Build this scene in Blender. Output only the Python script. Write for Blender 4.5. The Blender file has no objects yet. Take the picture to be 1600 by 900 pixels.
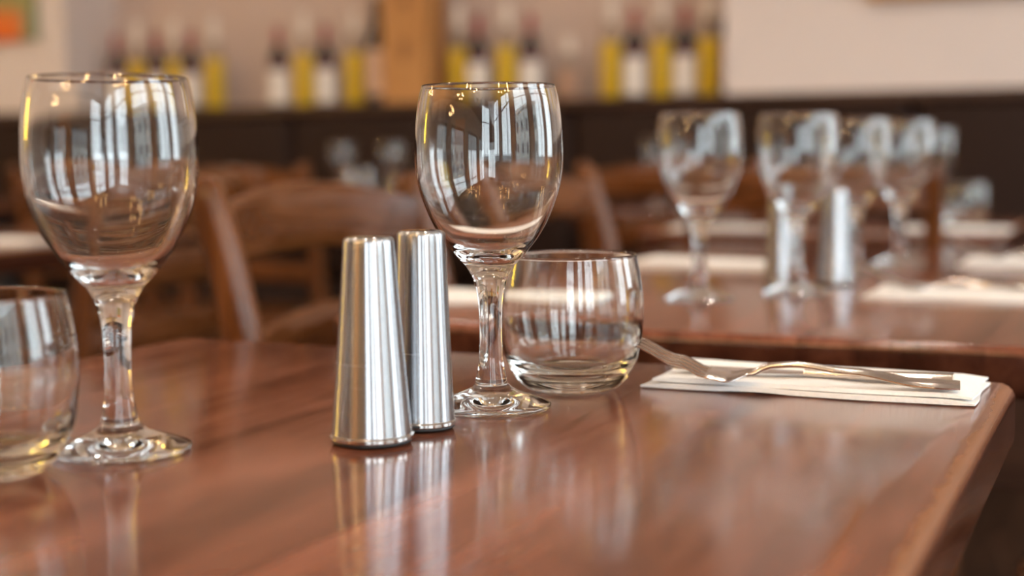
import bpy, bmesh, math, random
from mathutils import Vector, Matrix
random.seed(7)
PI = math.pi
SC = bpy.context.scene
COL = SC.collection

# ------------------------------------------------------------------ camera
# room axes: +X to the right along the bench wall, +Y towards the bench wall, Z up
TABLE_Z = 0.75
YAW, PITCH, ROLL = math.radians(24.0), math.radians(5.40), math.radians(0.5)
cam_d = bpy.data.cameras.new('camera')
cam = bpy.data.objects.new('camera', cam_d)
COL.objects.link(cam)
fw = Vector((-math.sin(YAW) * math.cos(PITCH), math.cos(YAW) * math.cos(PITCH), -math.sin(PITCH)))
rt0 = Vector((math.cos(YAW), math.sin(YAW), 0))
up0 = rt0.cross(fw)
rt = rt0 * math.cos(ROLL) - up0 * math.sin(ROLL)
up = up0 * math.cos(ROLL) + rt0 * math.sin(ROLL)
M4 = Matrix((rt, up, -fw)).transposed().to_4x4()
M4.translation = Vector((0, 0, TABLE_Z + 0.142))
cam.matrix_world = M4
cam_d.sensor_width = 36.0
cam_d.lens = 2222.0 / 1600.0 * 36.0
cam_d.clip_start = 0.02
cam_d.dof.use_dof = True
cam_d.dof.focus_distance = 0.775
cam_d.dof.aperture_fstop = 3.6
cam_d.dof.aperture_blades = 0
SC.camera = cam

# ------------------------------------------------------------------ world, exposure
SKY = 6.5
world = bpy.data.worlds.new('overcast_sky')
SC.world = world
world.use_nodes = True
bg = world.node_tree.nodes['Background']
bg.inputs['Color'].default_value = (0.86, 0.94, 1.0, 1)
bg.inputs['Strength'].default_value = SKY
vs = SC.view_settings
vs.view_transform = 'Standard'
vs.look = 'None'
vs.gamma = 1.0
vs.exposure = 0.55
vs.use_curve_mapping = False
cy = SC.cycles
cy.use_denoising = True
cy.max_bounces = 20
cy.transmission_bounces = 20
cy.glossy_bounces = 8
cy.diffuse_bounces = 5
cy.transparent_max_bounces = 12
cy.sample_clamp_indirect = 8.0
cy.blur_glossy = 0.3

SPOT = 190.0
# room extents
XL, XR, YF, YB, YN, ZC = -6.0, 2.6, -4.5, 4.48, 4.80, 2.95
WIN_Z0, WIN_Z1 = 0.45, 2.75
WIN_RIGHT = [(-4.0, -2.75), (-2.35, -1.05), (-0.6, 0.75), (1.2, 2.5), (2.9, 4.2)]     # y spans in the right wall
WIN_FRONT = [(1.0, 2.3)]                                  # x spans in the front wall

def portal(loc, rot, sx, sy):
    l = bpy.data.lights.new('daylight_portal', 'AREA')
    l.shape = 'RECTANGLE'; l.size = sx; l.size_y = sy
    l.cycles.is_portal = True
    o = bpy.data.objects.new('daylight_portal', l)
    o.location = loc; o.rotation_euler = rot
    COL.objects.link(o)
for a, b in WIN_RIGHT:
    portal((XR + 0.06, (a + b) / 2, (WIN_Z0 + WIN_Z1) / 2), (0, PI / 2, 0), WIN_Z1 - WIN_Z0, b - a)
for a, b in WIN_FRONT:
    portal(((a + b) / 2, YF - 0.06, (WIN_Z0 + WIN_Z1) / 2), (PI / 2, 0, 0), b - a, WIN_Z1 - WIN_Z0)

# ------------------------------------------------------------------ materials
def mat(name):
    m = bpy.data.materials.new(name); m.use_nodes = True
    nt = m.node_tree
    return m, nt, nt.nodes['Principled BSDF']
def N(nt, t, **kw):
    n = nt.nodes.new(t)
    for k, v in kw.items():
        if k.startswith('i_'):
            n.inputs[k[2:].replace('_', ' ')].default_value = v
        else:
            setattr(n, k, v)
    return n
def L(nt, a, b): nt.links.new(a, b)
def plain(name, col, rough=0.5, metal=0.0, spec=0.5, **kw):
    m, nt, p = mat(name)
    p.inputs['Base Color'].default_value = (*col, 1)
    p.inputs['Roughness'].default_value = rough
    p.inputs['Metallic'].default_value = metal
    p.inputs['Specular IOR Level'].default_value = spec
    for k, v in kw.items():
        p.inputs[k.replace('_', ' ')].default_value = v
    return m
def mottled(name, c1, c2, scale, rough, bump=0.0, stretch=(1, 1, 1), detail=4, bscale=None):
    m, nt, p = mat(name)
    tc = N(nt, 'ShaderNodeTexCoord')
    mp = N(nt, 'ShaderNodeMapping'); mp.inputs['Scale'].default_value = stretch
    nz = N(nt, 'ShaderNodeTexNoise'); nz.inputs['Scale'].default_value = scale; nz.inputs['Detail'].default_value = detail
    mx = N(nt, 'ShaderNodeMix', data_type='RGBA')
    mx.inputs[6].default_value = (*c1, 1); mx.inputs[7].default_value = (*c2, 1)
    L(nt, tc.outputs['Object'], mp.inputs['Vector']); L(nt, mp.outputs[0], nz.inputs['Vector'])
    L(nt, nz.outputs['Fac'], mx.inputs[0]); L(nt, mx.outputs[2], p.inputs['Base Color'])
    p.inputs['Roughness'].default_value = rough
    if bump:
        n2 = N(nt, 'ShaderNodeTexNoise'); n2.inputs['Scale'].default_value = bscale or scale * 4
        L(nt, mp.outputs[0], n2.inputs['Vector'])
        b = N(nt, 'ShaderNodeBump'); b.inputs['Strength'].default_value = bump; b.inputs['Distance'].default_value = 0.01
        L(nt, n2.outputs['Fac'], b.inputs['Height']); L(nt, b.outputs[0], p.inputs['Normal'])
    return m

def varnished_wood(name, dark, mid, light, rough, axis='Y', tint=0.35, wear=None, coat=0.0, bump=0.012):
    """stained boards: long grain, each board its own tint (object random); wear = (sign, half width)"""
    m, nt, p = mat(name)
    tc = N(nt, 'ShaderNodeTexCoord'); oi = N(nt, 'ShaderNodeObjectInfo')
    off = N(nt, 'ShaderNodeVectorMath', operation='MULTIPLY_ADD')
    comb = N(nt, 'ShaderNodeCombineXYZ')
    for i in range(3): L(nt, oi.outputs['Random'], comb.inputs[i])
    off.inputs[1].default_value = (7, 13, 5)
    L(nt, comb.outputs[0], off.inputs[0]); L(nt, tc.outputs['Object'], off.inputs[2])
    mp = N(nt, 'ShaderNodeMapping')
    s = {'X': (0.9, 9, 9), 'Y': (9, 0.9, 9), 'Z': (9, 9, 0.9)}[axis]
    mp.inputs['Scale'].default_value = s
    L(nt, off.outputs[0], mp.inputs['Vector'])
    nz = N(nt, 'ShaderNodeTexNoise'); nz.inputs['Scale'].default_value = 4.0; nz.inputs['Detail'].default_value = 6; nz.inputs['Distortion'].default_value = 0.6
    L(nt, mp.outputs[0], nz.inputs['Vector'])
    nf = N(nt, 'ShaderNodeTexNoise'); nf.inputs['Scale'].default_value = 26.0; nf.inputs['Detail'].default_value = 4
    L(nt, mp.outputs[0], nf.inputs['Vector'])
    ramp = N(nt, 'ShaderNodeValToRGB')
    e = ramp.color_ramp.elements
    e[0].position = 0.30; e[0].color = (*dark, 1)
    e[1].position = 0.72; e[1].color = (*light, 1)
    k = e.new(0.52); k.color = (*mid, 1)
    add = N(nt, 'ShaderNodeMath', operation='MULTIPLY_ADD'); add.inputs[1].default_value = 0.36
    L(nt, nf.outputs['Fac'], add.inputs[0])
    sub = N(nt, 'ShaderNodeMath', operation='SUBTRACT'); sub.inputs[1].default_value = 0.18
    L(nt, nz.outputs['Fac'], sub.inputs[0]); L(nt, sub.outputs[0], add.inputs[2])
    L(nt, add.outputs[0], ramp.inputs[0])
    hv = N(nt, 'ShaderNodeHueSaturation')
    mr = N(nt, 'ShaderNodeMapRange'); mr.inputs['To Min'].default_value = 1 - tint; mr.inputs['To Max'].default_value = 1 + tint
    L(nt, oi.outputs['Random'], mr.inputs['Value']); L(nt, mr.outputs[0], hv.inputs['Value'])
    L(nt, ramp.outputs[0], hv.inputs['Color'])
    colout = hv.outputs[0]
    rr = N(nt, 'ShaderNodeMapRange'); rr.inputs['To Min'].default_value = rough * 0.75; rr.inputs['To Max'].default_value = rough * 1.35
    L(nt, nz.outputs['Fac'], rr.inputs['Value'])
    rout = rr.outputs[0]
    if wear:
        sgn, hw = wear
        sp = N(nt, 'ShaderNodeSeparateXYZ'); L(nt, tc.outputs['Object'], sp.inputs[0])
        mm = N(nt, 'ShaderNodeMath', operation='MULTIPLY'); mm.inputs[1].default_value = sgn; L(nt, sp.outputs[0], mm.inputs[0])
        wn = N(nt, 'ShaderNodeTexNoise'); wn.inputs['Scale'].default_value = 60; wn.inputs['Detail'].default_value = 5
        wmp = N(nt, 'ShaderNodeMapping'); wmp.inputs['Scale'].default_value = (2.0, 0.5, 1)
        L(nt, tc.outputs['Object'], wmp.inputs['Vector']); L(nt, wmp.outputs[0], wn.inputs['Vector'])
        jit = N(nt, 'ShaderNodeMath', operation='MULTIPLY_ADD'); jit.inputs[1].default_value = 0.014
        L(nt, wn.outputs['Fac'], jit.inputs[0]); L(nt, mm.outputs[0], jit.inputs[2])
        wr = N(nt, 'ShaderNodeMapRange'); wr.inputs['From Min'].default_value = hw - 0.0035; wr.inputs['From Max'].default_value = hw + 0.001
        wr.clamp = True
        L(nt, jit.outputs[0], wr.inputs['Value'])
        nrm = N(nt, 'ShaderNodeNewGeometry'); ns = N(nt, 'ShaderNodeSeparateXYZ'); L(nt, nrm.outputs['Normal'], ns.inputs[0])
        upm = N(nt, 'ShaderNodeMapRange'); upm.inputs['From Min'].default_value = 0.3; upm.inputs['From Max'].default_value = 0.7
        L(nt, ns.outputs[2], upm.inputs['Value'])
        wm = N(nt, 'ShaderNodeMath', operation='MULTIPLY'); L(nt, wr.outputs[0], wm.inputs[0]); L(nt, upm.outputs[0], wm.inputs[1])
        w2 = N(nt, 'ShaderNodeMath', operation='MULTIPLY'); w2.inputs[1].default_value = 0.5; L(nt, wm.outputs[0], w2.inputs[0])
        mx = N(nt, 'ShaderNodeMix', data_type='RGBA'); mx.inputs[7].default_value = (0.27, 0.115, 0.035, 1)
        L(nt, w2.outputs[0], mx.inputs[0]); L(nt, colout, mx.inputs[6]); colout = mx.outputs[2]
        rm = N(nt, 'ShaderNodeMix', data_type='FLOAT'); rm.inputs[3].default_value = 0.5
        L(nt, w2.outputs[0], rm.inputs[0]); L(nt, rout, rm.inputs[2]); rout = rm.outputs[0]
    L(nt, colout, p.inputs['Base Color']); L(nt, rout, p.inputs['Roughness'])
    p.inputs['Coat Weight'].default_value = coat
    p.inputs['Specular IOR Level'].default_value = 0.38
    p.inputs['Coat Roughness'].default_value = 0.06
    if bump:
        b = N(nt, 'ShaderNodeBump'); b.inputs['Strength'].default_value = bump; b.inputs['Distance'].default_value = 0.004
        L(nt, add.outputs[0], b.inputs['Height']); L(nt, b.outputs[0], p.inputs['Normal'])
    return m

M = {}
PW = 0.0692                                        # width of one table board
TD, TM, TL = (0.098, 0.033, 0.019), (0.178, 0.063, 0.037), (0.245, 0.092, 0.056)
M['table'] = varnished_wood('mahogany_varnish', TD, TM, TL, 0.125, 'Y', 0.17)
M['table_r'] = varnished_wood('mahogany_worn_right', TD, TM, TL, 0.125, 'Y', 0.17, wear=(1, PW / 2))
M['table_l'] = varnished_wood('mahogany_worn_left', TD, TM, TL, 0.125, 'Y', 0.17, wear=(-1, PW / 2))
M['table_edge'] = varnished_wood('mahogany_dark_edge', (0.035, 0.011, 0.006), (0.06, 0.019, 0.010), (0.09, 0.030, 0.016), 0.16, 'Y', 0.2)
M['leg'] = plain('black_iron', (0.02, 0.018, 0.017), 0.45)
CD, CM, CL = (0.075, 0.023, 0.006), (0.125, 0.040, 0.010), (0.18, 0.062, 0.018)
M['chair_z'] = varnished_wood('chair_beech_upright', CD, CM, CL, 0.26, 'Z', 0.12)
M['chair_y'] = varnished_wood('chair_beech_cross', CD, CM, CL, 0.26, 'Y', 0.12)
M['chair_x'] = varnished_wood('chair_beech_side', CD, CM, CL, 0.26, 'X', 0.12)
M['floor'] = varnished_wood('floor_boards', (0.022, 0.009, 0.005), (0.04, 0.017, 0.008), (0.062, 0.026, 0.013), 0.4, 'Y', 0.3)
M['floor_base'] = plain('subfloor', (0.02, 0.012, 0.008), 0.8)
M['leather'] = mottled('brown_leather', (0.016, 0.0065, 0.004), (0.026, 0.011, 0.007), 30, 0.68, 0.15)
M['leather'].node_tree.nodes['Principled BSDF'].inputs['Specular IOR Level'].default_value = 0.2
M['ledge'] = varnished_wood('dark_ledge', (0.03, 0.013, 0.008), (0.05, 0.02, 0.011), (0.07, 0.03, 0.016), 0.35, 'X', 0.1)
M['wall'] = mottled('peach_plaster', (0.67, 0.59, 0.56), (0.71, 0.63, 0.60), 3, 0.8, 0.02)
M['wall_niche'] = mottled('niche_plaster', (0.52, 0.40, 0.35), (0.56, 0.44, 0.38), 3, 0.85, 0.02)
M['wall_front'] = mottled('brown_paint', (0.17, 0.145, 0.13), (0.20, 0.175, 0.16), 3, 0.7)
M['ceiling'] = mottled('cream_ceiling', (0.72, 0.66, 0.60), (0.75, 0.69, 0.63), 2, 0.85)
M['frame_paint'] = plain('window_frame_paint', (0.10, 0.09, 0.085), 0.4)
M['white_paint'] = plain('white_paint', (0.75, 0.73, 0.70), 0.45)

def glass_mat(name, col=(1, 1, 1), ior=1.5, rough=0.0):
    m = bpy.data.materials.new(name); m.use_nodes = True
    nt = m.node_tree; nt.nodes.clear()
    g = N(nt, 'ShaderNodeBsdfGlass'); g.inputs['Color'].default_value = (*col, 1)
    g.inputs['IOR'].default_value = ior; g.inputs['Roughness'].default_value = rough
    o = N(nt, 'ShaderNodeOutputMaterial'); L(nt, g.outputs[0], o.inputs[0])
    return m
M['glass'] = glass_mat('clear_glass', (0.997, 0.999, 0.998), 1.51)
M['glass_g'] = glass_mat('tumbler_glass', (0.993, 0.998, 0.994), 1.51)
M['pane'] = bpy.data.materials.new('window_pane'); M['pane'].use_nodes = True
nt = M['pane'].node_tree; nt.nodes.clear()
tr = N(nt, 'ShaderNodeBsdfTransparent'); tr.inputs[0].default_value = (0.95, 0.97, 0.97, 1)
gl = N(nt, 'ShaderNodeBsdfGlossy'); gl.inputs['Roughness'].default_value = 0.01
mxs = N(nt, 'ShaderNodeMixShader'); mxs.inputs[0].default_value = 0.06
ou = N(nt, 'ShaderNodeOutputMaterial')
L(nt, tr.outputs[0], mxs.inputs[1]); L(nt, gl.outputs[0], mxs.inputs[2]); L(nt, mxs.outputs[0], ou.inputs[0])

# thin clear bottle glass
m = M['bottle_clear'] = bpy.data.materials.new('bottle_clear_glass'); m.use_nodes = True
nt = m.node_tree; nt.nodes.clear()
tr = N(nt, 'ShaderNodeBsdfTransparent'); tr.inputs[0].default_value = (0.96, 0.965, 0.95, 1)
gl = N(nt, 'ShaderNodeBsdfGlossy'); gl.inputs['Roughness'].default_value = 0.03
fr = N(nt, 'ShaderNodeFresnel'); fr.inputs[0].default_value = 1.22
mxs = N(nt, 'ShaderNodeMixShader'); ou = N(nt, 'ShaderNodeOutputMaterial')
L(nt, fr.outputs[0], mxs.inputs[0]); L(nt, tr.outputs[0], mxs.inputs[1]); L(nt, gl.outputs[0], mxs.inputs[2]); L(nt, mxs.outputs[0], ou.inputs[0])

# brushed steel: fine rings around the axis
m, nt, p = mat('brushed_steel')
p.inputs['Base Color'].default_value = (0.43, 0.437, 0.455, 1); p.inputs['Metallic'].default_value = 1
tc = N(nt, 'ShaderNodeTexCoord'); mp = N(nt, 'ShaderNodeMapping'); mp.inputs['Scale'].default_value = (3, 3, 900)
nz = N(nt, 'ShaderNodeTexNoise'); nz.inputs['Scale'].default_value = 1.0; nz.inputs['Detail'].default_value = 3
L(nt, tc.outputs['Object'], mp.inputs[0]); L(nt, mp.outputs[0], nz.inputs['Vector'])
mr = N(nt, 'ShaderNodeMapRange'); mr.inputs['To Min'].default_value = 0.22; mr.inputs['To Max'].default_value = 0.30
L(nt, nz.outputs['Fac'], mr.inputs['Value']); L(nt, mr.outputs[0], p.inputs['Roughness'])
b = N(nt, 'ShaderNodeBump'); b.inputs['Strength'].default_value = 0.03; b.inputs['Distance'].default_value = 0.0004
L(nt, nz.outputs['Fac'], b.inputs['Height']); L(nt, b.outputs[0], p.inputs['Normal'])
tg = N(nt, 'ShaderNodeTangent', direction_type='RADIAL', axis='Z')
L(nt, tg.outputs[0], p.inputs['Tangent'])
p.inputs['Anisotropic'].default_value = 0.9
p.inputs['Anisotropic Rotation'].default_value = 0.25
M['brushed'] = m
M['steel'] = plain('polished_steel', (0.66, 0.63, 0.60), 0.13, 1.0)
M['cutlery'] = plain('cutlery_steel', (0.72, 0.66, 0.62), 0.2, 1.0)
M['rubber'] = plain('black_rubber', (0.01, 0.01, 0.012), 0.6)
M['napkin'] = mottled('white_paper_napkin', (0.84, 0.84, 0.83), (0.88, 0.88, 0.87), 40, 0.9, 0.15, bscale=500)
M['red_glass'] = plain('dark_wine_glass', (0.012, 0.007, 0.008), 0.12)
M['capsule'] = plain('burgundy_capsule', (0.30, 0.035, 0.045), 0.45)
M['band'] = plain('burgundy_band', (0.12, 0.01, 0.03), 0.5)
M['label'] = plain('cream_label', (0.80, 0.74, 0.68), 0.6)
M['label_b'] = plain('beige_label', (0.62, 0.40, 0.27), 0.6)
M['wine'] = plain('yellow_wine', (0.86, 0.60, 0.05), 0.35, 0.0, 0.3, Transmission_Weight=0.15, IOR=1.1)
M['rose'] = plain('pale_wine', (0.72, 0.46, 0.33), 0.3, 0.0, 0.3, Transmission_Weight=0.35, IOR=1.2)
M['screwcap'] = plain('pale_cap', (0.74, 0.66, 0.58), 0.4)
M['crate'] = varnished_wood('pine_crate', (0.42, 0.19, 0.06), (0.50, 0.24, 0.08), (0.56, 0.29, 0.11), 0.6, 'Z', 0.05)
M['crate_mark'] = plain('burnt_mark', (0.28, 0.12, 0.04), 0.7)
M['gold'] = plain('gilt_frame', (0.45, 0.24, 0.07), 0.4, 0.3)
M['yellow_card'] = plain('yellow_card', (0.70, 0.50, 0.02), 0.6)
M['brass'] = plain('brass', (0.55, 0.38, 0.16), 0.3, 1.0)
M['door_wood'] = varnished_wood('orange_door', (0.42, 0.17, 0.045), (0.52, 0.22, 0.06), (0.6, 0.28, 0.09), 0.45, 'Z', 0.05)

def emit(name, col, s):
    m = bpy.data.materials.new(name); m.use_nodes = True
    nt = m.node_tree; nt.nodes.clear()
    e = N(nt, 'ShaderNodeEmission'); e.inputs[0].default_value = (*col, 1); e.inputs[1].default_value = s
    o = N(nt, 'ShaderNodeOutputMaterial'); L(nt, e.outputs[0], o.inputs[0])
    return m
M['bulb'] = emit('warm_bulb', (1.0, 0.60, 0.25), 70.0)
M['sconce'] = emit('yellow_lamp_glass', (1.0, 0.66, 0.06), 22.0)

# abstract canvas in orange and green
m, nt, p = mat('abstract_paint')
tc = N(nt, 'ShaderNodeTexCoord'); nz = N(nt, 'ShaderNodeTexNoise'); nz.inputs['Scale'].default_value = 3.0; nz.inputs['Detail'].default_value = 2
sp = N(nt, 'ShaderNodeSeparateXYZ'); L(nt, tc.outputs['Object'], sp.inputs[0]); L(nt, tc.outputs['Object'], nz.inputs['Vector'])
ad = N(nt, 'ShaderNodeMath', operation='MULTIPLY_ADD'); ad.inputs[1].default_value = 0.25; L(nt, nz.outputs['Fac'], ad.inputs[0]); L(nt, sp.outputs[0], ad.inputs[2])
rp = N(nt, 'ShaderNodeValToRGB'); e = rp.color_ramp.elements
e[0].position = 0.47; e[0].color = (0.75, 0.15, 0.01, 1); e[1].position = 0.52; e[1].color = (0.22, 0.27, 0.14, 1)
L(nt, ad.outputs[0], rp.inputs[0])
rp2 = N(nt, 'ShaderNodeValToRGB'); e = rp2.color_ramp.elements
e[0].position = 0.46; e[0].color = (0, 0, 0, 1); e[1].position = 0.54; e[1].color = (1, 1, 1, 1)
ad2 = N(nt, 'ShaderNodeMath', operation='MULTIPLY_ADD'); ad2.inputs[1].default_value = 0.3; L(nt, nz.outputs['Fac'], ad2.inputs[0]); az = N(nt, 'ShaderNodeMath', operation='ADD'); az.inputs[1].default_value = 0.52; L(nt, sp.outputs[2], az.inputs[0]); L(nt, az.outputs[0], ad2.inputs[2])
L(nt, ad2.outputs[0], rp2.inputs[0])
mx = N(nt, 'ShaderNodeMix', data_type='RGBA'); mx.inputs[7].default_value = (0.30, 0.28, 0.10, 1)
L(nt, rp2.outputs[0], mx.inputs[0]); L(nt, rp.outputs[0], mx.inputs[6]); L(nt, mx.outputs[2], p.inputs['Base Color'])
M['canvas'] = m

# ------------------------------------------------------------------ mesh helpers
class MB:
    def __init__(s): s.v = []; s.f = []
    def box(s, x0, x1, y0, y1, z0, z1):
        n = len(s.v)
        s.v += [(x0, y0, z0), (x1, y0, z0), (x1, y1, z0), (x0, y1, z0), (x0, y0, z1), (x1, y0, z1), (x1, y1, z1), (x0, y1, z1)]
        s.f += [tuple(n + i for i in q) for q in ((0, 3, 2, 1), (4, 5, 6, 7), (0, 1, 5, 4), (1, 2, 6, 5), (2, 3, 7, 6), (3, 0, 4, 7))]
        return s
    def lathe(s, prof, seg=48, closed=False):
        """prof: (r, z) list; r = 0 only at the ends"""
        rings = []
        for r, z in prof:
            if r < 1e-6:
                s.v.append((0, 0, z)); rings.append([len(s.v) - 1])
            else:
                n = len(s.v)
                s.v += [(r * math.cos(2 * PI * k / seg), r * math.sin(2 * PI * k / seg), z) for k in range(seg)]
                rings.append(list(range(n, n + seg)))
        for a, b in zip(rings, rings[1:]):
            for k in range(seg):
                k2 = (k + 1) % seg
                if len(a) == 1 and len(b) == 1: continue
                if len(a) == 1: s.f.append((a[0], b[k2], b[k]))
                elif len(b) == 1: s.f.append((a[k], a[k2], b[0]))
                else: s.f.append((a[k], a[k2], b[k2], b[k]))
        return s
    def sweep(s, path, sizes, side=Vector((0, 1, 0)), k=10, power=4.0):
        """superellipse section (w along side, t along the other) along path"""
        path = [Vector(p) for p in path]
        rings = []
        for i, p in enumerate(path):
            t = (path[min(i + 1, len(path) - 1)] - path[max(i - 1, 0)]).normalized()
            a = (side - t * side.dot(t)).normalized(); b = t.cross(a)
            w, h = sizes[i] if isinstance(sizes, list) else sizes
            n = len(s.v)
            for j in range(k):
                an = 2 * PI * (j + 0.5) / k
                c, d = math.cos(an), math.sin(an)
                q = (abs(c) ** power + abs(d) ** power) ** (-1 / power)
                s.v.append(tuple(p + a * (w / 2 * c * q) + b * (h / 2 * d * q)))
            rings.append(list(range(n, n + k)))
        for a, b in zip(rings, rings[1:]):
            for j in range(k):
                s.f.append((a[j], a[(j + 1) % k], b[(j + 1) % k], b[j]))
        s.f.append(tuple(reversed(rings[0]))); s.f.append(tuple(rings[-1]))
        return s
    def mesh(s, name, material, smooth=None, bevel=0.0, flip=False):
        me = bpy.data.meshes.new(name)
        me.from_pydata(s.v, [], s.f)
        bm = bmesh.new(); bm.from_mesh(me)
        if bevel:
            bmesh.ops.bevel(bm, geom=list(bm.edges), offset=bevel, segments=2, profile=0.6, affect='EDGES')
        if flip is not None:
            bmesh.ops.recalc_face_normals(bm, faces=bm.faces)
        if smooth is not None:
            for f in bm.faces: f.smooth = True
            for e in bm.edges:
                if len(e.link_faces) == 2 and e.calc_face_angle(0) > math.radians(smooth): e.smooth = False
        bm.to_mesh(me); bm.free()
        me.materials.append(material)
        return me
    def build(s, name, material, parent=None, smooth=None, bevel=0.0, loc=None, rot=None, flip=False):
        return obj(name, s.mesh(name, material, smooth, bevel, flip), parent, loc, rot)

def obj(name, me, parent=None, loc=None, rot=None):
    o = bpy.data.objects.new(name, me); COL.objects.link(o)
    if parent is not None: o.parent = parent
    if loc is not None: o.location = loc
    if rot is not None: o.rotation_euler = rot
    return o
def tag(o, label, cat, group=None):
    o['label'] = label; o['category'] = cat
    if group: o['group'] = group
    return o
def struct(o, label=None):
    o['kind'] = 'structure'
    if label: o['label'] = label
    return o
def thing(name, label, cat, loc=(0, 0, 0), rz=0.0, group=None):
    o = bpy.data.objects.new(name, None); COL.objects.link(o)
    o.empty_display_size = 0.05
    o.location = loc; o.rotation_euler = (0, 0, rz)
    return tag(o, label, cat, group)
def copy_tree(o, parent=None):
    c = o.copy(); COL.objects.link(c)
    if parent is not None:
        c.parent = parent
    for ch in list(o.children): copy_tree(ch, c)
    return c
def place(proto, used, label, loc, rz=0.0, group=None):
    o = proto if not used[0] else copy_tree(proto)
    used[0] = True
    o.location = loc; o.rotation_euler = (0, 0, rz)
    o['label'] = label
    if group: o['group'] = group
    elif 'group' in o: del o['group']
    return o
def spline(pts, n=6):
    """Catmull-Rom through (r, z) points"""
    P = [pts[0]] + list(pts) + [pts[-1]]
    out = []
    for i in range(1, len(P) - 2):
        for k in range(n):
            t = k / n
            q = []
            for c in range(len(pts[0])):
                p0, p1, p2, p3 = P[i - 1][c], P[i][c], P[i + 1][c], P[i + 2][c]
                q.append(0.5 * (2 * p1 + (p2 - p0) * t + (2 * p0 - 5 * p1 + 4 * p2 - p3) * t * t + (3 * p1 - p0 - 3 * p2 + p3) * t ** 3))
            out.append(tuple(q))
    out.append(tuple(pts[-1]))
    return out

# ------------------------------------------------------------------ the room
fl = struct(MB().box(XL - .2, XR + .2, YF - .2, YN + .2, -0.12, -0.02).build('floor', M['floor_base']))
FW = 0.145
nb = int((XR - XL) / FW) + 1
plank_me = MB().box(-FW / 2 + .0012, FW / 2 - .0012, YF, YN, -0.02, 0.0).mesh('floor_board', M['floor'])
for i in range(nb):
    x = XL + FW * (i + 0.5)
    if x + FW / 2 > XR + 0.1: break
    obj('floor_board', plank_me, fl, (x, 0, 0))
struct(MB().box(XL - .2, XR + .2, YF - .2, YN + .2, ZC, ZC + 0.15).build('ceiling', M['ceiling']))
struct(MB().box(XL - .2, XL, YF - .2, YN + .2, 0, ZC).build('wall_left', M['wall']))

def wall_with_windows(name, spans, lo, hi, mk):
    m = MB(); edges = [lo] + [e for s in spans for e in s] + [hi]
    for a, b in zip(edges[0::2], edges[1::2]): m.box(*mk(a, b, 0, ZC))
    for a, b in spans:
        m.box(*mk(a, b, 0, WIN_Z0)); m.box(*mk(a, b, WIN_Z1, ZC))
    return struct(m.build(name, M['wall_front' if name == 'wall_front' else 'wall']))
wall_with_windows('wall_right', WIN_RIGHT, YF - .2, YN + .2, lambda a, b, z0, z1: (XR, XR + .2, a, b, z0, z1))
wall_with_windows('wall_front', WIN_FRONT, XL, XR, lambda a, b, z0, z1: (a, b, YF - .2, YF, z0, z1))
wn = 1
def window(a, b, right):
    global wn
    root = bpy.data.objects.new('window_%d' % wn, None); COL.objects.link(root); struct(root); wn += 1
    h = WIN_Z1 - WIN_Z0; w = b - a
    fr = MB(); t = 0.06
    def bx(m, u0, u1, z0, z1, d=0.03):
        m.box(-d, d, u0, u1, z0, z1)
    bx(fr, 0, t, 0, h); bx(fr, w - t, w, 0, h); bx(fr, t, w - t, 0, t); bx(fr, t, w - t, h - t, h)
    fr.build('window_frame', M['frame_paint'], root)
    for c in (w * .66,):
        mm = MB(); bx(mm, c - .02, c + .02, t, h - t, 0.02); mm.build('mullion', M['frame_paint'], root)
    mm = MB(); bx(mm, t, w - t, h * .72 - .02, h * .72 + .02, 0.018); mm.build('transom', M['frame_paint'], root)
    pn = MB(); bx(pn, t, w - t, t, h - t, 0.002); pn.build('pane', M['pane'], root)
    if right: root.location = (XR + .1, a, WIN_Z0)
    else:
        root.location = (a, YF - .1, WIN_Z0); root.rotation_euler = (0, 0, -PI / 2)
        root.location = (a, YF - .1, WIN_Z0)
for a, b in WIN_RIGHT: window(a, b, True)
for a, b in WIN_FRONT:
    window(a, b, False)
    o = bpy.data.objects['window_%d' % (wn - 1)]
    o.rotation_euler = (0, 0, PI / 2); o.location = (b, YF - .1, WIN_Z0)

# back wall with the bottle niche
NX0, NX1, LEDGE = -3.92, -1.245, 1.075
wb = MB()
wb.box(XL, NX0, YB, YN + .2, 0, ZC); wb.box(NX1, XR, YB, YN + .2, 0, ZC)
wb.box(NX0, NX1, YB, YN + .2, 0, LEDGE - .03); wb.box(NX0, NX1, YB, YN + .2, 2.35, ZC)
struct(wb.build('wall_back', M['wall']))
struct(MB().box(NX0, NX1, YN, YN + .2, LEDGE - .03, 2.35).build('wall_niche', M['wall_niche']))
struct(MB().box(NX0 + .002, NX1 - .002, YB - .002, YN, LEDGE - .03, LEDGE).build('trim_1', M['ledge']))

# front wall: wooden door with panels
d = struct(MB().box(-3.15, -1.45, YF - .002, YF + .04, 0, 2.15).build('door_1', M['door_wood']))
for k, (z0, z1) in enumerate(((.15, .95), (1.1, 2.0))):
    for x0 in (-3.05, -2.67, -2.27, -1.89):
        MB().box(x0, x0 + .34, YF + .04, YF + .055, z0, z1).build('door_panel', M['door_wood'], d, bevel=.006)
MB().lathe([(0, 0), (.02, .0), (.028, .02), (.02, .045), (0, .05)], 16).build('door_handle', M['brass'], d, smooth=40, loc=(-2.36, YF + .04, 1.02), rot=(-PI / 2, 0, 0))

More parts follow.
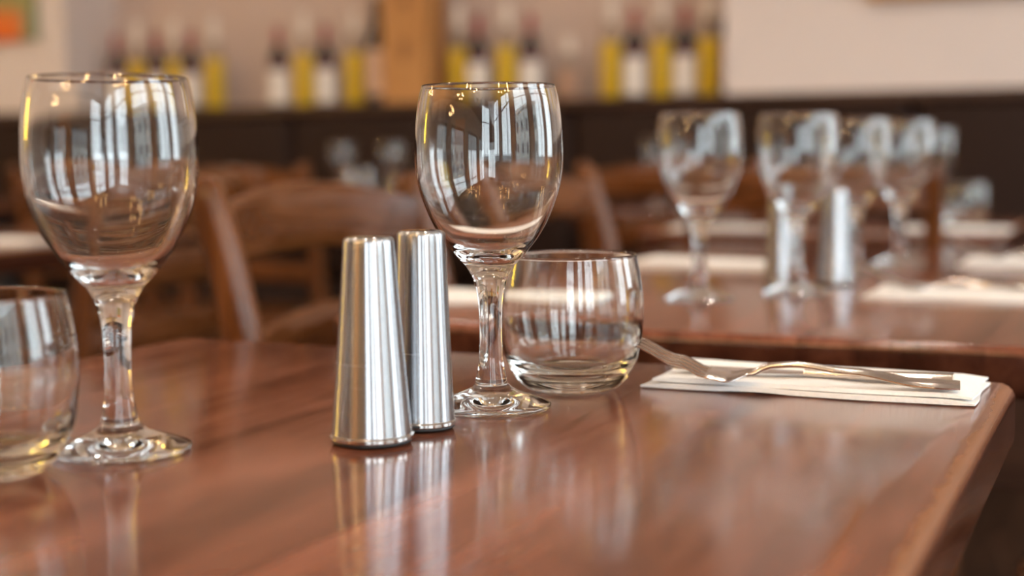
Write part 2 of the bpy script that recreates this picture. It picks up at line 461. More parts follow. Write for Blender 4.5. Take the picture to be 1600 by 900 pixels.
# street outside the windows (seen in the reflections on the glassware)
struct(MB().box(XR + .2, 40, -40, 40, -0.3, -0.15).build('ground_street', plain('asphalt', (0.20, 0.20, 0.20), 0.8)))
struct(MB().box(-40, XR + .2, -40, YF - .2, -0.3, -0.15).build('ground_pavement', plain('pavement', (0.32, 0.31, 0.30), 0.8)))
hb = bpy.data.objects.new('townhouse', None); COL.objects.link(hb); hb.location = (20.0, -2.0, -0.15)
struct(hb, 'pale rendered townhouse across the street outside the windows')
MB().box(0, 6, -9, 9, 0, 6.6).build('wall', plain('render', (0.62, 0.60, 0.56), 0.8), hb)
MB().box(-.25, 6, -9.2, 9.2, 6.6, 6.9).build('cornice', M['white_paint'], hb)
wm = MB().box(-.03, .02, -.55, .55, 0, 1.6).mesh('window', plain('dark_window', (0.05, 0.06, 0.07), 0.1))
for fz in (0.8, 3.8):
    for k in range(6):
        obj('window', wm, hb, (0, -7.5 + 3 * k, fz))

# ------------------------------------------------------------------ banquette along the back wall
bq = thing('banquette', 'long dark brown leather banquette with upholstered back along the wall', 'bench', (0, 0, 0))
BX0, BX1 = XL + .02, XR - .02
MB().box(BX0, BX1, 3.92, YB, 0.0, 0.30).build('plinth', M['ledge'], bq)
npan = 16; pw = (BX1 - BX0) / npan
cush = MB().box(-pw / 2 + .004, pw / 2 - .004, 3.88, 4.32, 0.30, 0.46).mesh('seat_cushion', M['leather'], smooth=60, bevel=.03)
backp = MB().box(-pw / 2 + .002, pw / 2 - .002, 4.30, 4.42, 0.47, 1.035).mesh('back_panel', M['leather'], smooth=60, bevel=.035)
for i in range(npan):
    x = BX0 + pw * (i + .5)
    obj('seat_cushion', cush, bq, (x, 0, 0)); obj('back_panel', backp, bq, (x, 0, 0))
MB().box(BX0, BX1, 4.295, YB - .003, 1.035, 1.068).build('cap_rail', M['ledge'], bq, smooth=60, bevel=.008)
MB().box(BX0, BX1, 4.42, YB - .003, .30, 1.035).build('frame', M['ledge'], bq)

# ------------------------------------------------------------------ tables
def board_mesh(w, l, th, left_edge, right_edge):
    """one stave, rounded where it meets the rim of the table"""
    rc = 0.016; pts = []
    def corner(cx, cy, a0, rounded):
        if rounded:
            for k in range(5):
                a = a0 + PI / 2 * k / 4
                pts.append((cx + rc * (math.cos(a) - math.copysign(1, math.cos(a0 + PI / 4))), cy + rc * (math.sin(a) - math.copysign(1, math.sin(a0 + PI / 4)))))
        else: pts.append((cx, cy))
    corner(w / 2, -l / 2, -PI / 2, right_edge); corner(w / 2, l / 2, 0, right_edge)
    corner(-w / 2, l / 2, PI / 2, left_edge); corner(-w / 2, -l / 2, PI, left_edge)
    bm = bmesh.new()
    bot = [bm.verts.new((x, y, -th)) for x, y in pts]
    f = bm.faces.new(bot)
    r = bmesh.ops.extrude_face_region(bm, geom=[f])
    for g in r['geom']:
        if isinstance(g, bmesh.types.BMVert): g.co.z = 0
    bmesh.ops.recalc_face_normals(bm, faces=bm.faces)
    def rim(e):
        (a, b) = e.verts
        if abs(a.co.z - b.co.z) > 1e-5: return False
        mx_, my_ = (a.co.x + b.co.x) / 2, (a.co.y + b.co.y) / 2
        if abs(my_) > l / 2 - rc * 1.01 and abs(a.co.x - b.co.x) > 1e-6: return True
        if right_edge and mx_ > w / 2 - rc * .99: return True
        if left_edge and mx_ < -w / 2 + rc * .99: return True
        return False
    top = [e for e in bm.edges if rim(e)]
    bmesh.ops.bevel(bm, geom=top, offset=0.0085, segments=5, profile=0.5, affect='EDGES', clamp_overlap=True)
    for f in bm.faces:
        f.smooth = True
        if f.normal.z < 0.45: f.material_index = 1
    for e in bm.edges:
        if len(e.link_faces) == 2 and e.calc_face_angle(0) > math.radians(32): e.smooth = False
    me = bpy.data.meshes.new('board'); bm.to_mesh(me); bm.free()
    return me
def table(label, x0, nbd, y0, y1, ped, group=None):
    """x0 = left edge; nbd staves of width PW"""
    ln = y1 - y0; th = 0.040
    t = thing('restaurant_table', label, 'table', (x0 + nbd * PW / 2, (y0 + y1) / 2, 0), 0, group)
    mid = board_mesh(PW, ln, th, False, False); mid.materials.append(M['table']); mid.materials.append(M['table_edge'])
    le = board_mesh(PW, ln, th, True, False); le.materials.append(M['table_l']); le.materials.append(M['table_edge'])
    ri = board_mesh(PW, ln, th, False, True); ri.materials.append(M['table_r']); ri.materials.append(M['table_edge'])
    for i in range(nbd):
        me = le if i == 0 else ri if i == nbd - 1 else mid
        dz = 0.0
        obj('board', me, t, ((i - (nbd - 1) / 2) * PW, 0, TABLE_Z - dz))
    for py, disc in ped:
        MB().lathe([(0, .03), (.034, .03), (.034, TABLE_Z - th - .012), (0, TABLE_Z - th - .012)], 20).build('column', M['leg'], t, smooth=40, loc=(0, py, 0))
        MB().box(-.18, .18, -.18, .18, TABLE_Z - th - .014, TABLE_Z - th).build('top_plate', M['leg'], t, loc=(0, py, 0))
        if disc == 2: b = MB().box(-.27, .27, -.05, .05, 0, .03)
        elif disc: b = MB().lathe([(0, 0), (.17, 0), (.172, .008), (.16, .016), (.05, .034), (0, .036)], 28)
        else: b = MB().box(-.26, .26, -.03, .03, 0, .035).box(-.03, .03, -.26, .26, 0, .034)
        b.build('foot', M['leg'], t, smooth=30, loc=(0, py, 0))
    return t
X1 = -0.068                                              # right edge of the front table
table('nearest mahogany table with the steel shakers and worn right edge', X1 - 9 * PW, 9, -0.32, 0.916, ((0.0, 0),))
table('mahogany table behind the white napkin, set with four wine glasses', X1 - 9 * PW + .034, 9, 1.075, 2.175, ((0.0, 2),))
table('small mahogany table behind the four wine glasses, towards the bench', -0.21 - 9 * PW, 9, 2.43, 3.06, ((.17, 1),))
table('mahogany table at the far left edge with a napkin on it', -1.62 - 9 * PW, 9, 1.0, 2.2, ((0.0, 2),))
for i, (x, lb) in enumerate(((-3.55, 'bench table furthest left, behind the left wine glass'), (-2.05, 'bench table behind the chair, holding a yellow card'),
                             (-1.0, 'bench table at right, below the right end of the bottle row'))):
    table('mahogany ' + lb, x - 4.5 * PW, 9, 3.3, 3.95, ((.09, 1),))

# ------------------------------------------------------------------ ladder-back chairs
def make_chair():
    """sitter faces +X; back posts around x = -0.2"""
    t = thing('dining_chair', '', 'chair', (0, 0, 0))
    hw = 0.20
    for s in (-1, 1):
        path = spline([(-.225, s * hw, 0), (-.195, s * hw, .25), (-.185, s * hw, .45), (-.198, s * hw, .62), (-.232, s * hw, .78), (-.258, s * hw, .862)], 4)
        n = len(path)
        sz = [(.030, .034 + .008 * math.sin(PI * min(1, p[2] / .9))) for p in path]
        path.append((-.2605, s * hw, .868)); sz.append((.022, .026))
        MB().sweep(path, sz, Vector((0, 1, 0)), 12, 3.0).build('back_post', M['chair_z'], t, smooth=50)
    def rail(zc, h, xe, bow, arch, th):
        m = MB(); pts = []; sz = []
        for k in range(13):
            q = -1 + 2 * k / 12
            pts.append((xe - bow * (1 - q * q), q * (hw - .008), zc + arch * (1 - q * q) / 2))
            sz.append((h + arch * (1 - q * q), th))
        m.sweep(pts, sz, Vector((0, 0, 1)), 12, 5.0)
        return m
    rail(.818, .050, -.246, .030, .022, .020).build('top_rail', M['chair_y'], t, smooth=50)
    rail(.700, .040, -.218, .026, .020, .016).build('back_slat', M['chair_y'], t, smooth=50)
    rail(.595, .036, -.200, .022, .016, .016).build('back_slat', M['chair_y'], t, smooth=50)
    # seat: rounded trapezoid plate
    bm = bmesh.new(); pts = []
    for (cx, cy, a0) in ((.16, -.165, -PI / 2), (.16, .165, 0), (-.17, .155, PI / 2), (-.17, -.155, PI)):
        for k in range(6):
            a = a0 + PI / 2 * k / 5; pts.append((cx + .05 * math.cos(a), cy + .05 * math.sin(a)))
    f = bm.faces.new([bm.verts.new((x, y, .435)) for x, y in pts])
    r = bmesh.ops.extrude_face_region(bm, geom=[f])
    for g in r['geom']:
        if isinstance(g, bmesh.types.BMVert): g.co.z = .468
    bmesh.ops.recalc_face_normals(bm, faces=bm.faces)
    bmesh.ops.bevel(bm, geom=[e for e in bm.edges if abs(e.verts[0].co.z - e.verts[1].co.z) < 1e-6], offset=.008, segments=3, profile=.5, affect='EDGES')
    me = bpy.data.meshes.new('seat')
    for f in bm.faces: f.smooth = True
    bm.to_mesh(me); bm.free(); me.materials.append(M['chair_x'])
    obj('seat', me, t)
    for s in (-1, 1):
        MB().sweep([(.175, s * .19, 0), (.17, s * .185, .2), (.165, s * .18, .436)], [(.028, .028), (.034, .034), (.036, .036)], Vector((0, 1, 0)), 12, 3).build('front_leg', M['chair_z'], t, smooth=50)
        MB().sweep([(-.20, s * .195, .22), (.168, s * .187, .22)], (.018, .026), Vector((0, 1, 0)), 10, 3).build('side_stretcher', M['chair_x'], t, smooth=50)
    MB().sweep([(.17, -.186, .30), (.17, .186, .30)], (.018, .03), Vector((1, 0, 0)), 10, 3).build('front_stretcher', M['chair_y'], t, smooth=50)
    MB().sweep([(-.192, -.196, .32), (-.192, .196, .32)], (.018, .03), Vector((1, 0, 0)), 10, 3).build('rear_stretcher', M['chair_y'], t, smooth=50)
    return t
chair = make_chair(); cu = [False]
GC = 'wooden ladder-back chairs'
for lb, x, y, rz in (
    ('brown wooden chair directly behind the steel shakers', -0.535, 1.285, 0),
    ('brown wooden chair half hidden behind the bowl of the central wine glass', -0.555, 1.915, 0),
    ('brown wooden chair at the right side of the four-glass table, nearer the camera', 0.10, 1.36, PI),
    ('brown wooden chair at the right side of the four-glass table, further from the camera', 0.13, 1.90, PI),
    ('brown wooden chair with its post rising behind the rightmost wine glass', -0.51, 2.60, PI / 2),
    ('blurred brown wooden chair seen just right of the large left wine glass', -1.72, 1.95, PI),
    ('brown wooden chair at the bench table, behind the round tumbler', -0.99, 3.335, PI / 2),
    ('brown wooden chair at the bench table that holds the yellow card', -2.10, 3.26, PI / 2),
    ('brown wooden chair at the bench table, left of the yellow card', -2.63, 3.27, PI / 2),
    ('brown wooden chair at the bench table furthest left', -3.42, 3.27, PI / 2),
):
    place(chair, cu, lb, (x, y, 0), rz, GC)

# ------------------------------------------------------------------ glassware
def make_wineglass():
    t = thing('wine_glass', '', 'wine glass')
    foot = [(0, .0022), (.006, .0022), (.013, .0019), (.020, .0013), (.027, .0006), (.0318, .0002), (.0333, .0004), (.0338, .0014), (.0334, .0025)] + \
        spline([(.0334, .0025), (.030, .0040), (.0235, .0062), (.0172, .0085), (.0128, .0106), (.0108, .0120)], 5)[1:] + [(.0104, .0126), (.0099, .0130), (.0094, .0134), (.0092, .0140)]
    stem = spline([(.0092, .0140), (.0079, .0204), (.0068, .0276), (.0063, .0419), (.0066, .0562), (.0080, .0668), (.0102, .0741)], 6)
    out = spline([(.0102, .0741), (.0134, .0795), (.0184, .0850), (.0269, .0956), (.0329, .1063), (.0384, .1206), (.0406, .1314), (.0412, .1421), (.0406, .1564), (.0388, .1708), (.0369, .1788)], 6)
    lip = [(.03675, .1793), (.0364, .1795), (.0360, .1793), (.0358, .1788)]
    inn = spline([(.0358, .1788), (.0377, .1708), (.0395, .1564), (.0401, .1421), (.0394, .1314), (.0371, .1206), (.0311, .1063), (.0240, .0956), (.0160, .0886), (.008, .0856), (0, .0848)], 6)
    MB().lathe(foot, 72).build('foot', M['glass'], t, smooth=70, flip=None)
    MB().lathe(stem, 72).build('stem', M['glass'], t, smooth=70, flip=None)
    MB().lathe(out + lip + inn[1:], 96).build('bowl', M['glass'], t, smooth=75, flip=None)
    return t
wg = make_wineglass(); wu = [False]
GW = 'clear stemmed wine glasses'
T = TABLE_Z + .0002
for lb, x, y in (
    ('sharp clear wine glass in the centre, beside the steel shakers', -.332, .716),
    ('large clear wine glass nearest the camera, at the left edge', -.450, .543),
    ('blurred wine glass on the second table, nearest and leftmost of its four', -.391, 1.323),
    ('blurred wine glass on the second table standing in front of its shakers', -.317, 1.414),
    ('blurred wine glass on the second table, third from the left', -.309, 1.684),
    ('blurred wine glass on the second table, rightmost of its four', -.278, 1.816),
    ('far wine glass peeking out behind the rightmost glass of the second table', -.345, 2.60),
    ('far wine glass on the bench table left of the shakers there', -2.15, 3.62),
    ('far wine glass on the bench table right of the shakers there', -1.99, 3.63),
    ('far wine glass on the right bench table, left of the blurred nearest second-table glass', -1.13, 3.45),
):
    place(wg, wu, lb, (x, y, T), random.uniform(0, 6), GW)

def tumbler_mesh():
    out = [(0, .0008), (.018, .0007), (.0235, .0002), (.0258, .0004)] + spline([(.0275, .0012), (.0335, .0065), (.0378, .0136), (.0412, .0225), (.0433, .0388), (.0437, .0466), (.0431, .0582), (.0415, .0698), (.0393, .0808)], 6)
    lip = [(.0391, .0813), (.0387, .0816), (.0382, .0814), (.0379, .0809)]
    inn = spline([(.0379, .0809), (.0400, .0698), (.0416, .0582), (.0421, .0466), (.0415, .0388), (.0385, .0235), (.0345, .0172), (.028, .0128), (.018, .0108), (0, .0104)], 6)
    return MB().lathe(out + lip + inn[1:], 96).mesh('tumbler', M['glass_g'], smooth=75, flip=None)
tm = tumbler_mesh()
GT = 'round water tumblers'
for lb, x, y in (
    ('round clear tumbler behind the central wine glass', -.314, .793),
    ('round clear tumbler cut off by the left edge of the photo', -.4755, .479),
    ('small far tumbler on the right bench side, behind the napkin of the small table', -.30, 2.72),
    ('far tumbler on the bench table beside the yellow card', -1.88, 3.46),
):
    tag(obj('tumbler', tm, None, (x, y, T)), lb, 'tumbler', GT)

# ------------------------------------------------------------------ salt and pepper shakers
def make_shaker(rt_, rb_, h):
    t = thing('shaker', '', 'shaker')
    MB().lathe([(0, .0004), (rb_ - .0012, .0004), (rb_ - .0004, .0012), (rb_ - .0006, .0022), (0, .0022)], 64).build('rubber_base', M['rubber'], t, smooth=50)
    MB().lathe([(0, .0022), (rb_, .0022), (rb_ + .0006, .0028), (rb_ + .0006, .0042), (rb_ - .0002, .0050), (0, .0050)], 64).build('base_ring', M['steel'], t, smooth=35)
    body = []
    for k in range(25):
        q = k / 24; z = .0050 + (h - .0050 - .0026) * q
        body.append((rb_ - .0004 + (rt_ - rb_ + .0004) * (q + .10 * q * (1 - q)), z))
    body += [(rt_ - .0002, h - .0016), (rt_ - .0010, h - .0006), (rt_ - .0024, h)]
    MB().lathe([(rb_ - .003, .0050)] + body, 96).build('body', M['brushed'], t, smooth=40, flip=None)
    cap = MB().lathe([(rt_ - .0024, h), (rt_ - .004, h - .0001), (0, h - .0001)], 64).build('top_cap', M['steel'], t, smooth=40, flip=None)
    hm = MB().lathe([(0, 0), (.0007, 0), (.0007, .00012), (0, .00012)], 10).mesh('pour_hole', M['rubber'])
    for k in range(5):
        a = 2 * PI * k / 5
        obj('pour_hole', hm, cap, (.004 * math.cos(a), .004 * math.sin(a), h - .00005))
    return t
sa = make_shaker(.0127, .0203, .1020); sb = make_shaker(.0127, .0166, .1030)
ua, ub = [False], [False]
GS = 'brushed steel shakers'
place(sa, ua, 'wide-based brushed steel shaker in front, leftmost of the near pair', (-.347, .607, T), 0, GS)
place(sb, ub, 'slimmer brushed steel shaker behind its wider twin on the near table', (-.340, .649, T), 0, GS)
place(sa, ua, 'blurred steel shaker on the second table, right one between its wine glasses', (-.300, 1.520, T), 0, GS)
place(sb, ub, 'blurred steel shaker on the second table, left one behind its wine glass', (-.352, 1.490, T), 0, GS)
place(sa, ua, 'far steel shaker on the bench table, left of its pair', (-2.055, 3.50, T), 0, GS)
place(sb, ub, 'far steel shaker on the bench table, right of its pair', (-2.005, 3.51, T), 0, GS)

# ------------------------------------------------------------------ napkins and cutlery
def slab(lx, ly, z0, th, seed, lift=0.0, wav=.0008, nx=26, ny=10, point=0.0):
    """thin folded sheet with soft waves; left end may lift and taper"""
    rnd = random.Random(seed); ph = [rnd.uniform(0, 6) for _ in range(6)]
    m = MB(); g = {}
    for side in (0, 1):
        for i in range(nx + 1):
            for j in range(ny + 1):
                a, b = i / nx, j / ny
                x, y = a * lx, b * ly
                w = wav * (math.sin(9 * a + ph[0]) * math.cos(3 * b + ph[1]) + .6 * math.sin(17 * a + ph[2] + 2 * b) + .5 * math.sin(5 * b + ph[3]))
                edge = min(1, 6 * min(a, 1 - a), 5 * min(b, 1 - b) + .35)
                li = lift * max(0, 1 - a * 7) ** 2 * (0.35 + .65 * b)
                y += .0012 * math.sin(11 * a + ph[4]) * (1 - 2 * b) ; x += point * (1 - b) * max(0, 1 - a * 5) * -1 + .0010 * math.sin(7 * b + ph[5])
                t = th * (0.25 + .75 * min(1, 10 * min(a, 1 - a) + .2)) if side else 0
                z = z0 + li + max(0, w) * (.4 + .6 * edge) + t
                g[side, i, j] = len(m.v); m.v.append((x, y, z))
    for i in range(nx):
        for j in range(ny):
            m.f.append((g[1, i, j], g[1, i + 1, j], g[1, i + 1, j + 1], g[1, i, j + 1]))
            m.f.append((g[0, i, j], g[0, i, j + 1], g[0, i + 1, j + 1], g[0, i + 1, j]))
    for i in range(nx):
        m.f.append((g[0, i, 0], g[0, i + 1, 0], g[1, i + 1, 0], g[1, i, 0])); m.f.append((g[0, i, ny], g[1, i, ny], g[1, i + 1, ny], g[0, i + 1, ny]))
    for j in range(ny):
        m.f.append((g[0, 0, j], g[1, 0, j], g[1, 0, j + 1], g[0, 0, j + 1])); m.f.append((g[0, nx, j], g[0, nx, j + 1], g[1, nx, j + 1], g[1, nx, j]))
    return m
def make_napkin():
    t = thing('paper_napkin', '', 'napkin')
    slab(.190, .084, 0.0002, .0026, 3, point=.004).build('lower_fold', M['napkin'], t, smooth=50)
    slab(.186, .080, .0034, .0026, 5, lift=.002).build('upper_fold', M['napkin'], t, smooth=50, loc=(.0035, .0035, 0))
    return t
nk = make_napkin(); nu = [False]
GN = 'folded white paper napkins'
for lb, x, y, rz in (
    ('sharp folded white napkin under the fork at the right table edge', -.273, .8125, 0),
    ('blurred white napkin between the wine glass stem and the shaker, on the second table', -.640, 1.20, .05),
    ('blurred white napkin behind the stem of the nearest second-table wine glass', -.600, 1.70, -.16),
    ('blurred white napkin at the right edge of the photo, nearer of the two there', -.245, 1.385, -.03),
    ('blurred white napkin at the right edge of the photo, further of the two there', -.205, 1.805, 0),
    ('far white napkin on the small table, at its right end', -.40, 2.56, 0),
    ('far white napkin on the small table, at its left end', -.80, 2.50, 0),
    ('far white napkin on the right bench table', -1.04, 3.33, 0),
    ('blurred white napkin at the far left edge of the photo', -1.85, 1.79, 0),
):
    place(nk, nu, lb, (x, y, T), rz, GN)

def make_fork():
    """lies along +X from the handle end (x = 0) to the tine tips (x = -0.185)"""
    t = thing('table_fork', '', 'fork')
    zc = lambda s: [(0, .0016), (.02, .0022), (.06, .0075), (.092, .0105), (.105, .0095), (.118, .0045), (.130, .0016), (.142, .0036), (.160, .0108), (.187, .0215)]
    cl = zc(0)
    def zat(s):
        for (a, za), (b, zb) in zip(cl, cl[1:]):
            if s <= b:
                q = (s - a) / (b - a); q = q * q * (3 - 2 * q); return za + (zb - za) * q
        return cl[-1][1]
    hs = [i * .120 / 24 for i in range(25)]
    def wid(s):
        if s < .01: return .0150 + .4 * s
        if s < .05: return .0190 - (s - .01) * .19
        if s < .09: return .0114 - (s - .05) * .13
        if s < .105: return .0061
        return .0061 + (s - .105) * .35
    MB().sweep([(-s, 0, zat(s)) for s in hs], [(wid(s), .0032 if s < .09 else .0036) for s in hs], Vector((0, 1, 0)), 12, 2.6).build('handle', M['cutlery'], t, smooth=50)
    hs2 = [.119 + i * .024 / 8 for i in range(9)]
    MB().sweep([(-s, 0, zat(s)) for s in hs2], [(.0112 + .0125 * math.sin(PI / 2 * min(1, (s - .119) / .015)), .0022) for s in hs2], Vector((0, 1, 0)), 12, 3).build('head', M['cutlery'], t, smooth=50)
    for k in range(4):
        y = (k - 1.5) * .0062
        ss = [.141 + i * .046 / 8 for i in range(9)]
        MB().sweep([(-s, y * (1 - .12 * (s - .141) / .046), zat(s)) for s in ss], [(.0040 - .0016 * (s - .141) / .046, .0020 - .0006 * (s - .141) / .046) for s in ss], Vector((0, 1, 0)), 8, 3).build('tine', M['cutlery'], t, smooth=50)
    return t
def make_knife():
    t = thing('table_knife', '', 'knife')
    hs = [i * .085 / 14 for i in range(15)]
    MB().sweep([(-s, 0, .0031) for s in hs], [(.0190 - .08 * s if s > .004 else .0165, .0062 - .02 * s) for s in hs], Vector((0, 1, 0)), 12, 2.8).build('handle', M['cutlery'], t, smooth=50)
    bs = [.083 + i * .085 / 14 for i in range(15)]
    MB().sweep([(-s, .001 * math.sin(PI * (s - .083) / .085), .0026) for s in bs], [(.0105 + .007 * math.sin(PI * .55 * min(1, (s - .083) / .06)) if s < .160 else max(.002, .0175 - (s - .160) * 1.9), .0018) for s in bs], Vector((0, 1, 0)), 10, 2.2).build('blade', M['cutlery'], t, smooth=50)
    return t
fk, kn = make_fork(), make_knife(); fu, ku = [False], [False]
NZ = T + .0068
place(fk, fu, 'steel fork with raised tines on the sharp white napkin', (-.092, .826, NZ), math.radians(7), 'steel forks')
fk.rotation_euler.x = math.radians(7); fk.location.z += .0012
place(kn, ku, 'steel knife lying behind the fork on the sharp white napkin', (-.098, .846, NZ), math.radians(3), 'steel knives')
place(fk, fu, 'blurred fork on the nearer napkin at the right photo edge', (-.065, 1.415, NZ), math.radians(2), 'steel forks')
place(kn, ku, 'blurred knife on the nearer napkin at the right photo edge', (-.07, 1.445, NZ), math.radians(-2), 'steel knives')
place(fk, fu, 'blurred fork on the further napkin at the right photo edge', (-.03, 1.845, NZ), math.radians(0), 'steel forks')

# small folded card on the bench table
cd = thing('table_card', 'small yellow and white folded card on the bench table', 'card', (-1.815, 3.40, T), math.radians(-30))
for s, mm_ in ((-1, 'white_paint'), (1, 'yellow_card')):
    m_ = MB(); a = .022
    m_.v = [(s * a, -.045, 0), (s * a, .045, 0), (s * .001, .045, .075), (s * .001, -.045, .075), (s * (a - .0012), -.045, 0), (s * (a - .0012), .045, 0), (0, .045, .074), (0, -.045, .074)]
    m_.f = [(0, 1, 2, 3), (7, 6, 5, 4), (0, 4, 5, 1), (1, 5, 6, 2), (2, 6, 7, 3), (3, 7, 4, 0)]
    m_.build('card_leaf', M[mm_], cd)

# ------------------------------------------------------------------ bottles in the niche
def make_red():
    t = thing('wine_bottle', '', 'bottle')
    pr = [(0, .004), (.028, .002), (.0355, 0), (.0372, .003), (.0375, .01), (.0375, .175)] + spline([(.0375, .175), (.0350, .192), (.0245, .212), (.0165, .226), (.0145, .240)], 4)[1:] + [(.0140, .285), (.0152, .286), (.0152, .296), (.0140, .299), (0, .299)]
    MB().lathe(pr, 28).build('bottle_glass', M['red_glass'], t, smooth=50)
    MB().lathe([(.0148, .226), (.0150, .240), (.0146, .284), (.0158, .2855), (.0158, .2965), (.0146, .3005), (0, .3005)], 24).build('capsule', M['capsule'], t, smooth=50, flip=None)
    MB().lathe([(.0379, .012), (.0379, .138)], 28).build('paper_label', M['label'], t, smooth=50, flip=None)
    MB().lathe([(.0380, .138), (.0380, .160)], 28).build('label_band', M['band'], t, smooth=50, flip=None)
    return t
def make_white(fill=None, hgt=.350, mw='wine'):
    t = thing('wine_bottle', '', 'bottle')
    k = hgt / .350
    outp = [(.0372, .010 * k), (.0374, .150 * k)] + spline([(.0374, .150 * k), (.0355, .185 * k), (.0270, .235 * k), (.0170, .285 * k), (.0140, .320 * k)], 4)[1:]
    gl = [(0, .006), (.028, .002), (.0355, 0)] + outp + [(.0136, .340 * k), (.0150, .341 * k), (.0150, .350 * k), (.0100, .350 * k)]
    MB().lathe(gl, 28).build('bottle_glass', M['bottle_clear'], t, smooth=50, flip=None)
    fz = .192 * k if fill is None else fill
    body = [(r - .0010, z) for r, z in outp if z < fz]
    rl = body[-1][0] - .0006
    MB().lathe([(0, .0065), (.0345, .0065)] + body + [(rl, fz), (0, fz)], 28).build('wine', M[mw], t, smooth=50)
    MB().lathe([(.0215, .262 * k), (.0178, .285 * k), (.0150, .318 * k), (.0156, .340 * k), (.0156, .352 * k), (0, .352 * k)], 20).build('cap', M['screwcap'], t, smooth=50, flip=None)
    return t
def make_tall():
    t = thing('wine_bottle', '', 'bottle')
    pr = [(0, .004), (.032, .002), (.0395, 0), (.0415, .004), (.042, .012), (.042, .205)] + spline([(.042, .205), (.0395, .228), (.028, .258), (.0185, .280), (.0165, .300)], 4)[1:] + [(.0158, .372), (.0175, .373), (.0175, .385), (0, .386)]
    MB().lathe(pr, 28).build('bottle_glass', M['red_glass'], t, smooth=50)
    MB().lathe([(.0425, .035), (.0425, .195)], 28).build('paper_label', M['label_b'], t, smooth=50, flip=None)
    MB().lathe([(.0172, .310), (.0182, .388), (0, .388)], 20).build('capsule', M['ledge'], t, smooth=50, flip=None)
    return t
rb, wb_, tb = make_red(), make_white(), make_tall()
ur, uw, ut = [False], [False], [False]
BY, BZ = 4.63, LEDGE + .0005
nth = ['first', 'second', 'third', 'fourth', 'fifth', 'sixth']
GR, GY = 'red wine bottles in the niche', 'white wine bottles in the niche'
reds = [(-3.79, 'leftmost bottle of the whole row'), (-3.585, 'second red of the left cluster'), (-3.43, 'third red of the left cluster'),
        (-3.017, 'left of the two reds left of the wooden box'), (-2.816, 'right of the two reds left of the wooden box'),
        (-2.18, 'left of the two reds above the central wine glass'), (-1.982, 'right of the two reds above the central wine glass'),
        (-1.594, 'left of the two reds in the right cluster'), (-1.422, 'right of the two reds in the right cluster')]
for k, (x, lb) in enumerate(reds):
    place(rb, ur, 'dark red wine bottle, ' + lb, (x, BY - .012 * (k % 2), BZ), random.uniform(0, 6), GR)
whites = [(-3.685, 'first of the left cluster'), (-3.512, 'middle of the left cluster'), (-3.331, 'right end of the left cluster'),
          (-2.911, 'between two reds left of the wooden box'), (-2.697, 'beside the tall dark bottle by the box'),
          (-2.272, 'just right of the wooden box'), (-2.075, 'between two reds above the central wine glass'),
          (-1.686, 'first of the right cluster'), (-1.508, 'between the two reds of the right cluster'), (-1.337, 'right end of the right cluster')]
for k, (x, lb) in enumerate(whites):
    place(wb_, uw, 'clear bottle of yellow white wine, ' + lb, (x, BY + .01 * (k % 3), BZ), random.uniform(0, 6), GY)
place(tb, ut, 'tall dark bottle with beige label standing against the wooden box', (-2.585, BY - .02, BZ), 0, 'tall dark bottles')
place(tb, ut, 'tall dark bottle with beige label at the right end of the niche', (-1.2895, 4.70, BZ), 0, 'tall dark bottles')
sm = make_white(.105, .215, 'rose')
place(sm, [False], 'small clear bottle with pale rose contents standing alone', (-1.837, BY, BZ))

# wooden wine box
bx = thing('wine_box', 'upright pale wooden wine box standing among the bottles', 'box', (-2.441, BY, BZ))
hb_, hd, hh = .088, .080, .48
MB().box(-hb_, hb_, -hd, hd, 0, .014).build('end_panel', M['crate'], bx)
MB().box(-hb_, hb_, -hd, hd, hh - .014, hh).build('end_panel', M['crate'], bx)
for s in (-1, 1):
    MB().box(s * hb_ - (.012 if s > 0 else 0), s * hb_ + (.012 if s < 0 else 0), -hd, hd, .014, hh - .014).build('side_panel', M['crate'], bx)
MB().box(-hb_ + .012, hb_ - .012, hd - .01, hd, .014, hh - .014).build('back_panel', M['crate'], bx)
fp = MB().box(-hb_ + .012, hb_ - .012, -hd + .002, -hd + .012, .014, hh - .014).build('sliding_lid', M['crate'], bx)
for z, r1, r2 in ((.19, .022, .040), (.36, .026, .022)):
    m_ = MB(); n = 20
    m_.v = [(r1 * math.cos(2 * PI * k / n), -hd + .0018, z + r2 * math.sin(2 * PI * k / n)) for k in range(n)] + [(r1 * math.cos(2 * PI * k / n), -hd + .0025, z + r2 * math.sin(2 * PI * k / n)) for k in range(n)]
    m_.f = [tuple(range(n)), tuple(reversed(range(n, 2 * n)))] + [(k, (k + 1) % n, n + (k + 1) % n, n + k) for k in range(n)]
    m_.build('burnt_mark', M['crate_mark'], fp)

# pictures
pl = thing('abstract_painting', 'orange and green abstract canvas on the wall at the upper left', 'painting', (-4.48, YB - .018, 1.66))
MB().box(-.43, .43, -.016, .016, -.30, .55).build('canvas', M['canvas'], pl, bevel=.003)
pr_ = thing('framed_picture', 'gilt picture frame whose lower edge shows at the top right', 'picture', (-.17, YB - .02, 1.848))
for (x0, x1, z0, z1) in ((-.62, .62, -.50, -.45), (-.62, .62, .45, .50), (-.62, -.57, -.45, .45), (.57, .62, -.45, .45)):
    MB().box(x0, x1, -.02, .018, z0, z1).build('frame_rail', M['gold'], pr_, bevel=.004)
MB().box(-.57, .57, -.006, .016, -.45, .45).build('canvas', mottled('dim_print', (0.25, 0.20, 0.16), (0.45, 0.40, 0.34), 5, 0.6), pr_)

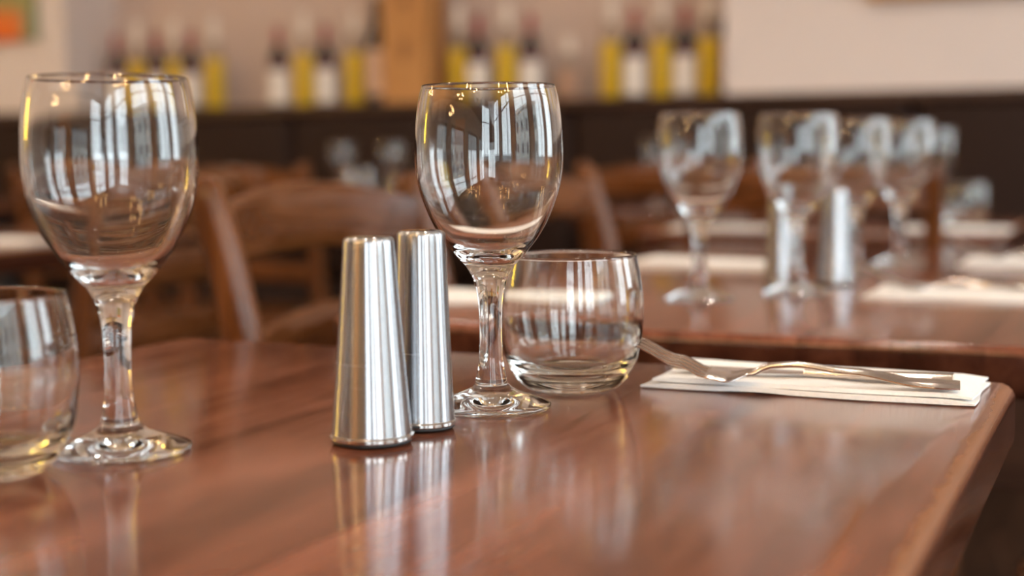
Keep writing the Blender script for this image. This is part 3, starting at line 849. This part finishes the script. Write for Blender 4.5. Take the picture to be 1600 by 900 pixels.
# ------------------------------------------------------------------ lamps of the room (seen in the glass as warm points)
def make_pendant():
    t = thing('pendant_lamp', '', 'lamp')
    MB().lathe([(0, ZC - .03), (.06, ZC - .03), (.06, ZC), (0, ZC)], 20).build('ceiling_rose', M['brass'], t, smooth=40)
    for k in range(7):
        a = 2 * PI * k / 7 + .3; x, y = .34 * math.cos(a), .26 * math.sin(a); z = 2.08 + .06 * (k % 3)
        MB().sweep([(x * .1, y * .1, ZC - .03), (x * .8, y * .8, 2.6), (x, y, z + .10)], (.005, .005), Vector((0, 1, 0.01)), 6, 2).build('cord', M['rubber'], t)
        MB().lathe([(0, z + .045), (.014, z + .045), (.016, z + .10), (0, z + .11)], 12).build('socket', M['brass'], t, smooth=40, loc=(x, y, 0))
        MB().lathe(spline([(0, z - .04), (.022, z - .032), (.033, z - .008), (.028, z + .02), (.013, z + .046)], 4), 16).build('bulb', M['bulb'], t, smooth=60, loc=(x, y, 0))
    return t
pd = make_pendant(); pu = [False]
for lb, x, y in (('bulb pendant above the aisle behind the camera', -1.5, -2.0), ('bulb pendant near the wooden door', -3.2, -3.2), ('bulb pendant close behind the camera', -.5, -1.2),
                 ('bulb pendant above the left side of the room', -4.3, 0.6), ('bulb pendant above the right window tables', 1.3, -.6)):
    place(pd, pu, lb, (x, y, 0), x, 'bulb pendant lamps')
sc = thing('wall_lamp', 'yellow glass wall lamp on the left wall', 'lamp', (XL, .9, 1.45))
MB().box(0, .03, -.05, .05, -.06, .06).build('wall_plate', M['brass'], sc, bevel=.004)
MB().lathe([(0, -.30), (.06, -.30), (.07, .30), (0, .30)], 20).build('lamp_glass', M['sconce'], sc, smooth=40, loc=(.11, 0, 0))

# recessed ceiling spotlights
def make_spot():
    t = thing('ceiling_spotlight', '', 'light')
    MB().lathe([(.050, ZC - .002), (.072, ZC - .010), (.075, ZC - .004), (.075, ZC)], 24).build('trim_ring', M['white_paint'], t, smooth=40, flip=None)
    MB().lathe([(0, ZC - .004), (.052, ZC - .004), (.052, ZC - .001), (0, ZC - .001)], 20).build('lamp_face', M['spot'], t)
    return t
M['spot'] = emit('spot_lamp', (1.0, 0.86, 0.71), SPOT)
sp_ = make_spot(); su = [False]
rows = [('over the bench', 2.95), ('over the middle tables', 1.6), ('above the near table', .3), ('towards the front wall', -3.7)]
cols = [('furthest left', -5.0), ('left', -3.4), ('centre-left', -1.9), ('centre', -.5), ('right', 1.2)]
for rn, y in rows:
    for cn, x in cols:
        if y < -3 and cn not in ('left', 'centre-left'): continue
        place(sp_, su, 'recessed ceiling spotlight %s, %s one' % (rn, cn), (x, y, 0), 0, 'ceiling spotlights')
